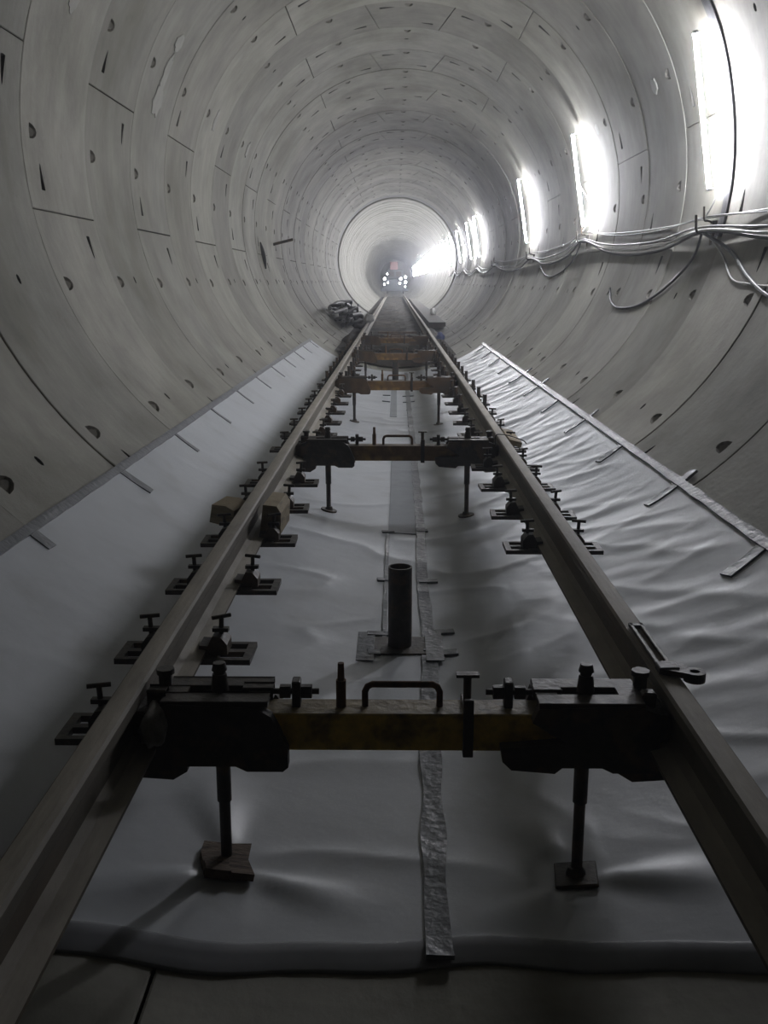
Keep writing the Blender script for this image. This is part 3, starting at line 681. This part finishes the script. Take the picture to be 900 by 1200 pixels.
def runs(dz, off, sag, y0, z0, extra=()):
    out = [(y0, z0, off)]
    for i, (y, z) in enumerate(zip(HY, HZ)):
        py, pz = (out[-1][0], out[-1][1]); 
        for t in (.25, .5, .75): out.append((py + (y - py) * t, pz + (z + dz - pz) * t - sag * (1 - (2 * t - 1) ** 2) * (1 if i else .5), max(.02, off - .05)))
        out.append((y, z + dz, off))
    py, pz = out[-1][:2]
    for i in range(1, 12): out.append((py + i * 2.2, pz - .16 * (1 - ((i % 3) - 1.5) ** 2 / 2.25) , .04))
    return out
cable(runs(.04, .10, .16, 3.2, 2.08), .013, 'cable_w', 'thick pale cable resting in the lower hooks on right wall')
cable(runs(.065, .13, .12, 3.2, 2.14), .010, 'cable', 'thinner grey cable beside the thick pale one in the lower hooks')
cable(runs(.03, .07, .20, 3.2, 2.02), .015, 'cable_d', 'black sagging cable in the lower hooks on right wall')
cable(runs(.145, .07, .05, 3.2, 2.32), .008, 'cable_w', 'thin pale cable strung tight over the upper hook arms')
cable(runs(.155, .085, .09, 3.2, 2.26), .006, 'cable', 'thin grey cable strung just under the tight upper one')
cable([(9.1, 2.18, .10), (9.4, 1.95, .03), (10.0, 1.68, .02), (10.7, 1.51, .02), (11.5, 1.47, .02), (12.0, 1.52, .02), (12.3, 1.62, .02), (12.4, 1.68, .03)], .013, 'cable_d', 'black loose cable drooping in a loop beyond the nearest hook')
cable([(9.1, 2.18, .09), (8.4, 2.0, .02), (7.7, 1.78, .02), (6.95, 1.63, .02), (5.6, 1.5, .02), (4.2, 1.5, .02), (3.0, 1.6, .02)], .016, 'cable_d', 'thick black cable drooping towards the camera below the nearest hook')
cable([(9.08, 2.18, .07), (8.6, 1.98, .02), (8.1, 1.78, .02), (7.6, 1.74, .02), (7.1, 1.73, .02), (5.6, 1.78, .02), (4.2, 1.95, .02), (3.0, 2.15, .02)], .008, 'cable_w', 'thin pale cable hanging loose below the nearest hook')
cable([(9.1, 2.32, .10), (9.12, 2.5, .04), (9.12, 2.8, .03), (9.08, 3.0, .10), (9.05, 3.12, .19)], .006, 'cable', 'grey flex rising from the nearest hook to its lamp')
cable([(15.15, 2.48, .10), (15.2, 2.6, .04), (15.1, 2.85, .03), (14.98, 3.12, .19)], .006, 'cable', 'grey flex rising from the second hook to its lamp')
cable([(15.15, 2.33, .09), (16.0, 2.05, .02), (17.2, 1.86, .02), (18.4, 1.88, .02), (19.3, 2.05, .03)], .011, 'cable_d', 'short black cable loop between the second and third hooks')
gk = MB(); n = 16; v = []  # black strip put where an open ring joint holds only shade
for q in range(n + 1):
    a = 185.2 + 10.8 * q / n; hw = .035 * math.sin(PI * (q + .6) / (n + 1.2)); hh = .03 + .05 * math.sin(PI * q / n)
    for f, h in ((-1, -.004), (-1, hh), (1, hh), (1, -.004)): v.append(on_wall(a, 19.75 + hw * f, R - h))
gk.add(v, [(q * 4 + c, q * 4 + c + 1, q * 4 + 5 + c, q * 4 + 4 + c) for q in range(n) for c in range(3)])
tag(gk.build('gap_shade_strip', M['band']), 'black strip of gasket standing in for the gap of a ring joint on the left wall', 'shade')
lb = MB(); lb.tube([on_wall(184.5, 22.0, R + .01), on_wall(184.0, 22.0, R - .12), on_wall(182.6, 22.1, R - .42)], .03, 8)
tag(lb.build('wall_bracket', M['black']), 'small dark bracket arm sticking out of the left wall', 'bracket')
# dark flat strap running round the wall at a ring joint beside the nearest lamp
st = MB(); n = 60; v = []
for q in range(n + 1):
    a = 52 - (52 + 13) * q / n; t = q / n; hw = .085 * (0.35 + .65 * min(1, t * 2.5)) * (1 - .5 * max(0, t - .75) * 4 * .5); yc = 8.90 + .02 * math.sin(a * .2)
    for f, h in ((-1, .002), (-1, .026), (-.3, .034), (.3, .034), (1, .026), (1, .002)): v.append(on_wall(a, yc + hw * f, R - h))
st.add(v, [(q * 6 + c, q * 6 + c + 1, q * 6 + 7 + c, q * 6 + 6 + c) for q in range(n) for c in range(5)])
tag(st.build('dark_band', M['band']), 'dark flat strap running up the right wall beside the nearest lamp', 'band')

# ------------------------------------------------------------------ thin dusty haze filling the drive
hz = MB(); hz.prism([(2.68 * math.cos(2 * PI * a / 48), AX + 2.68 * math.sin(2 * PI * a / 48)) for a in range(48)], 'y', -6, 180)
mh = bpy.data.materials.new('dusty air'); mh.use_nodes = True; nt = mh.node_tree; nt.nodes.clear()
vo = nt.nodes.new('ShaderNodeVolumeScatter'); vo.inputs['Density'].default_value = HAZE; vo.inputs['Anisotropy'].default_value = 0.55; vo.inputs['Color'].default_value = (.9, .93, 1, 1)
ou = nt.nodes.new('ShaderNodeOutputMaterial'); nt.links.new(vo.outputs[0], ou.inputs['Volume'])
tag(hz.build('haze', mh), 'thin pale dust haze in the tunnel air', 'haze', kind='stuff')
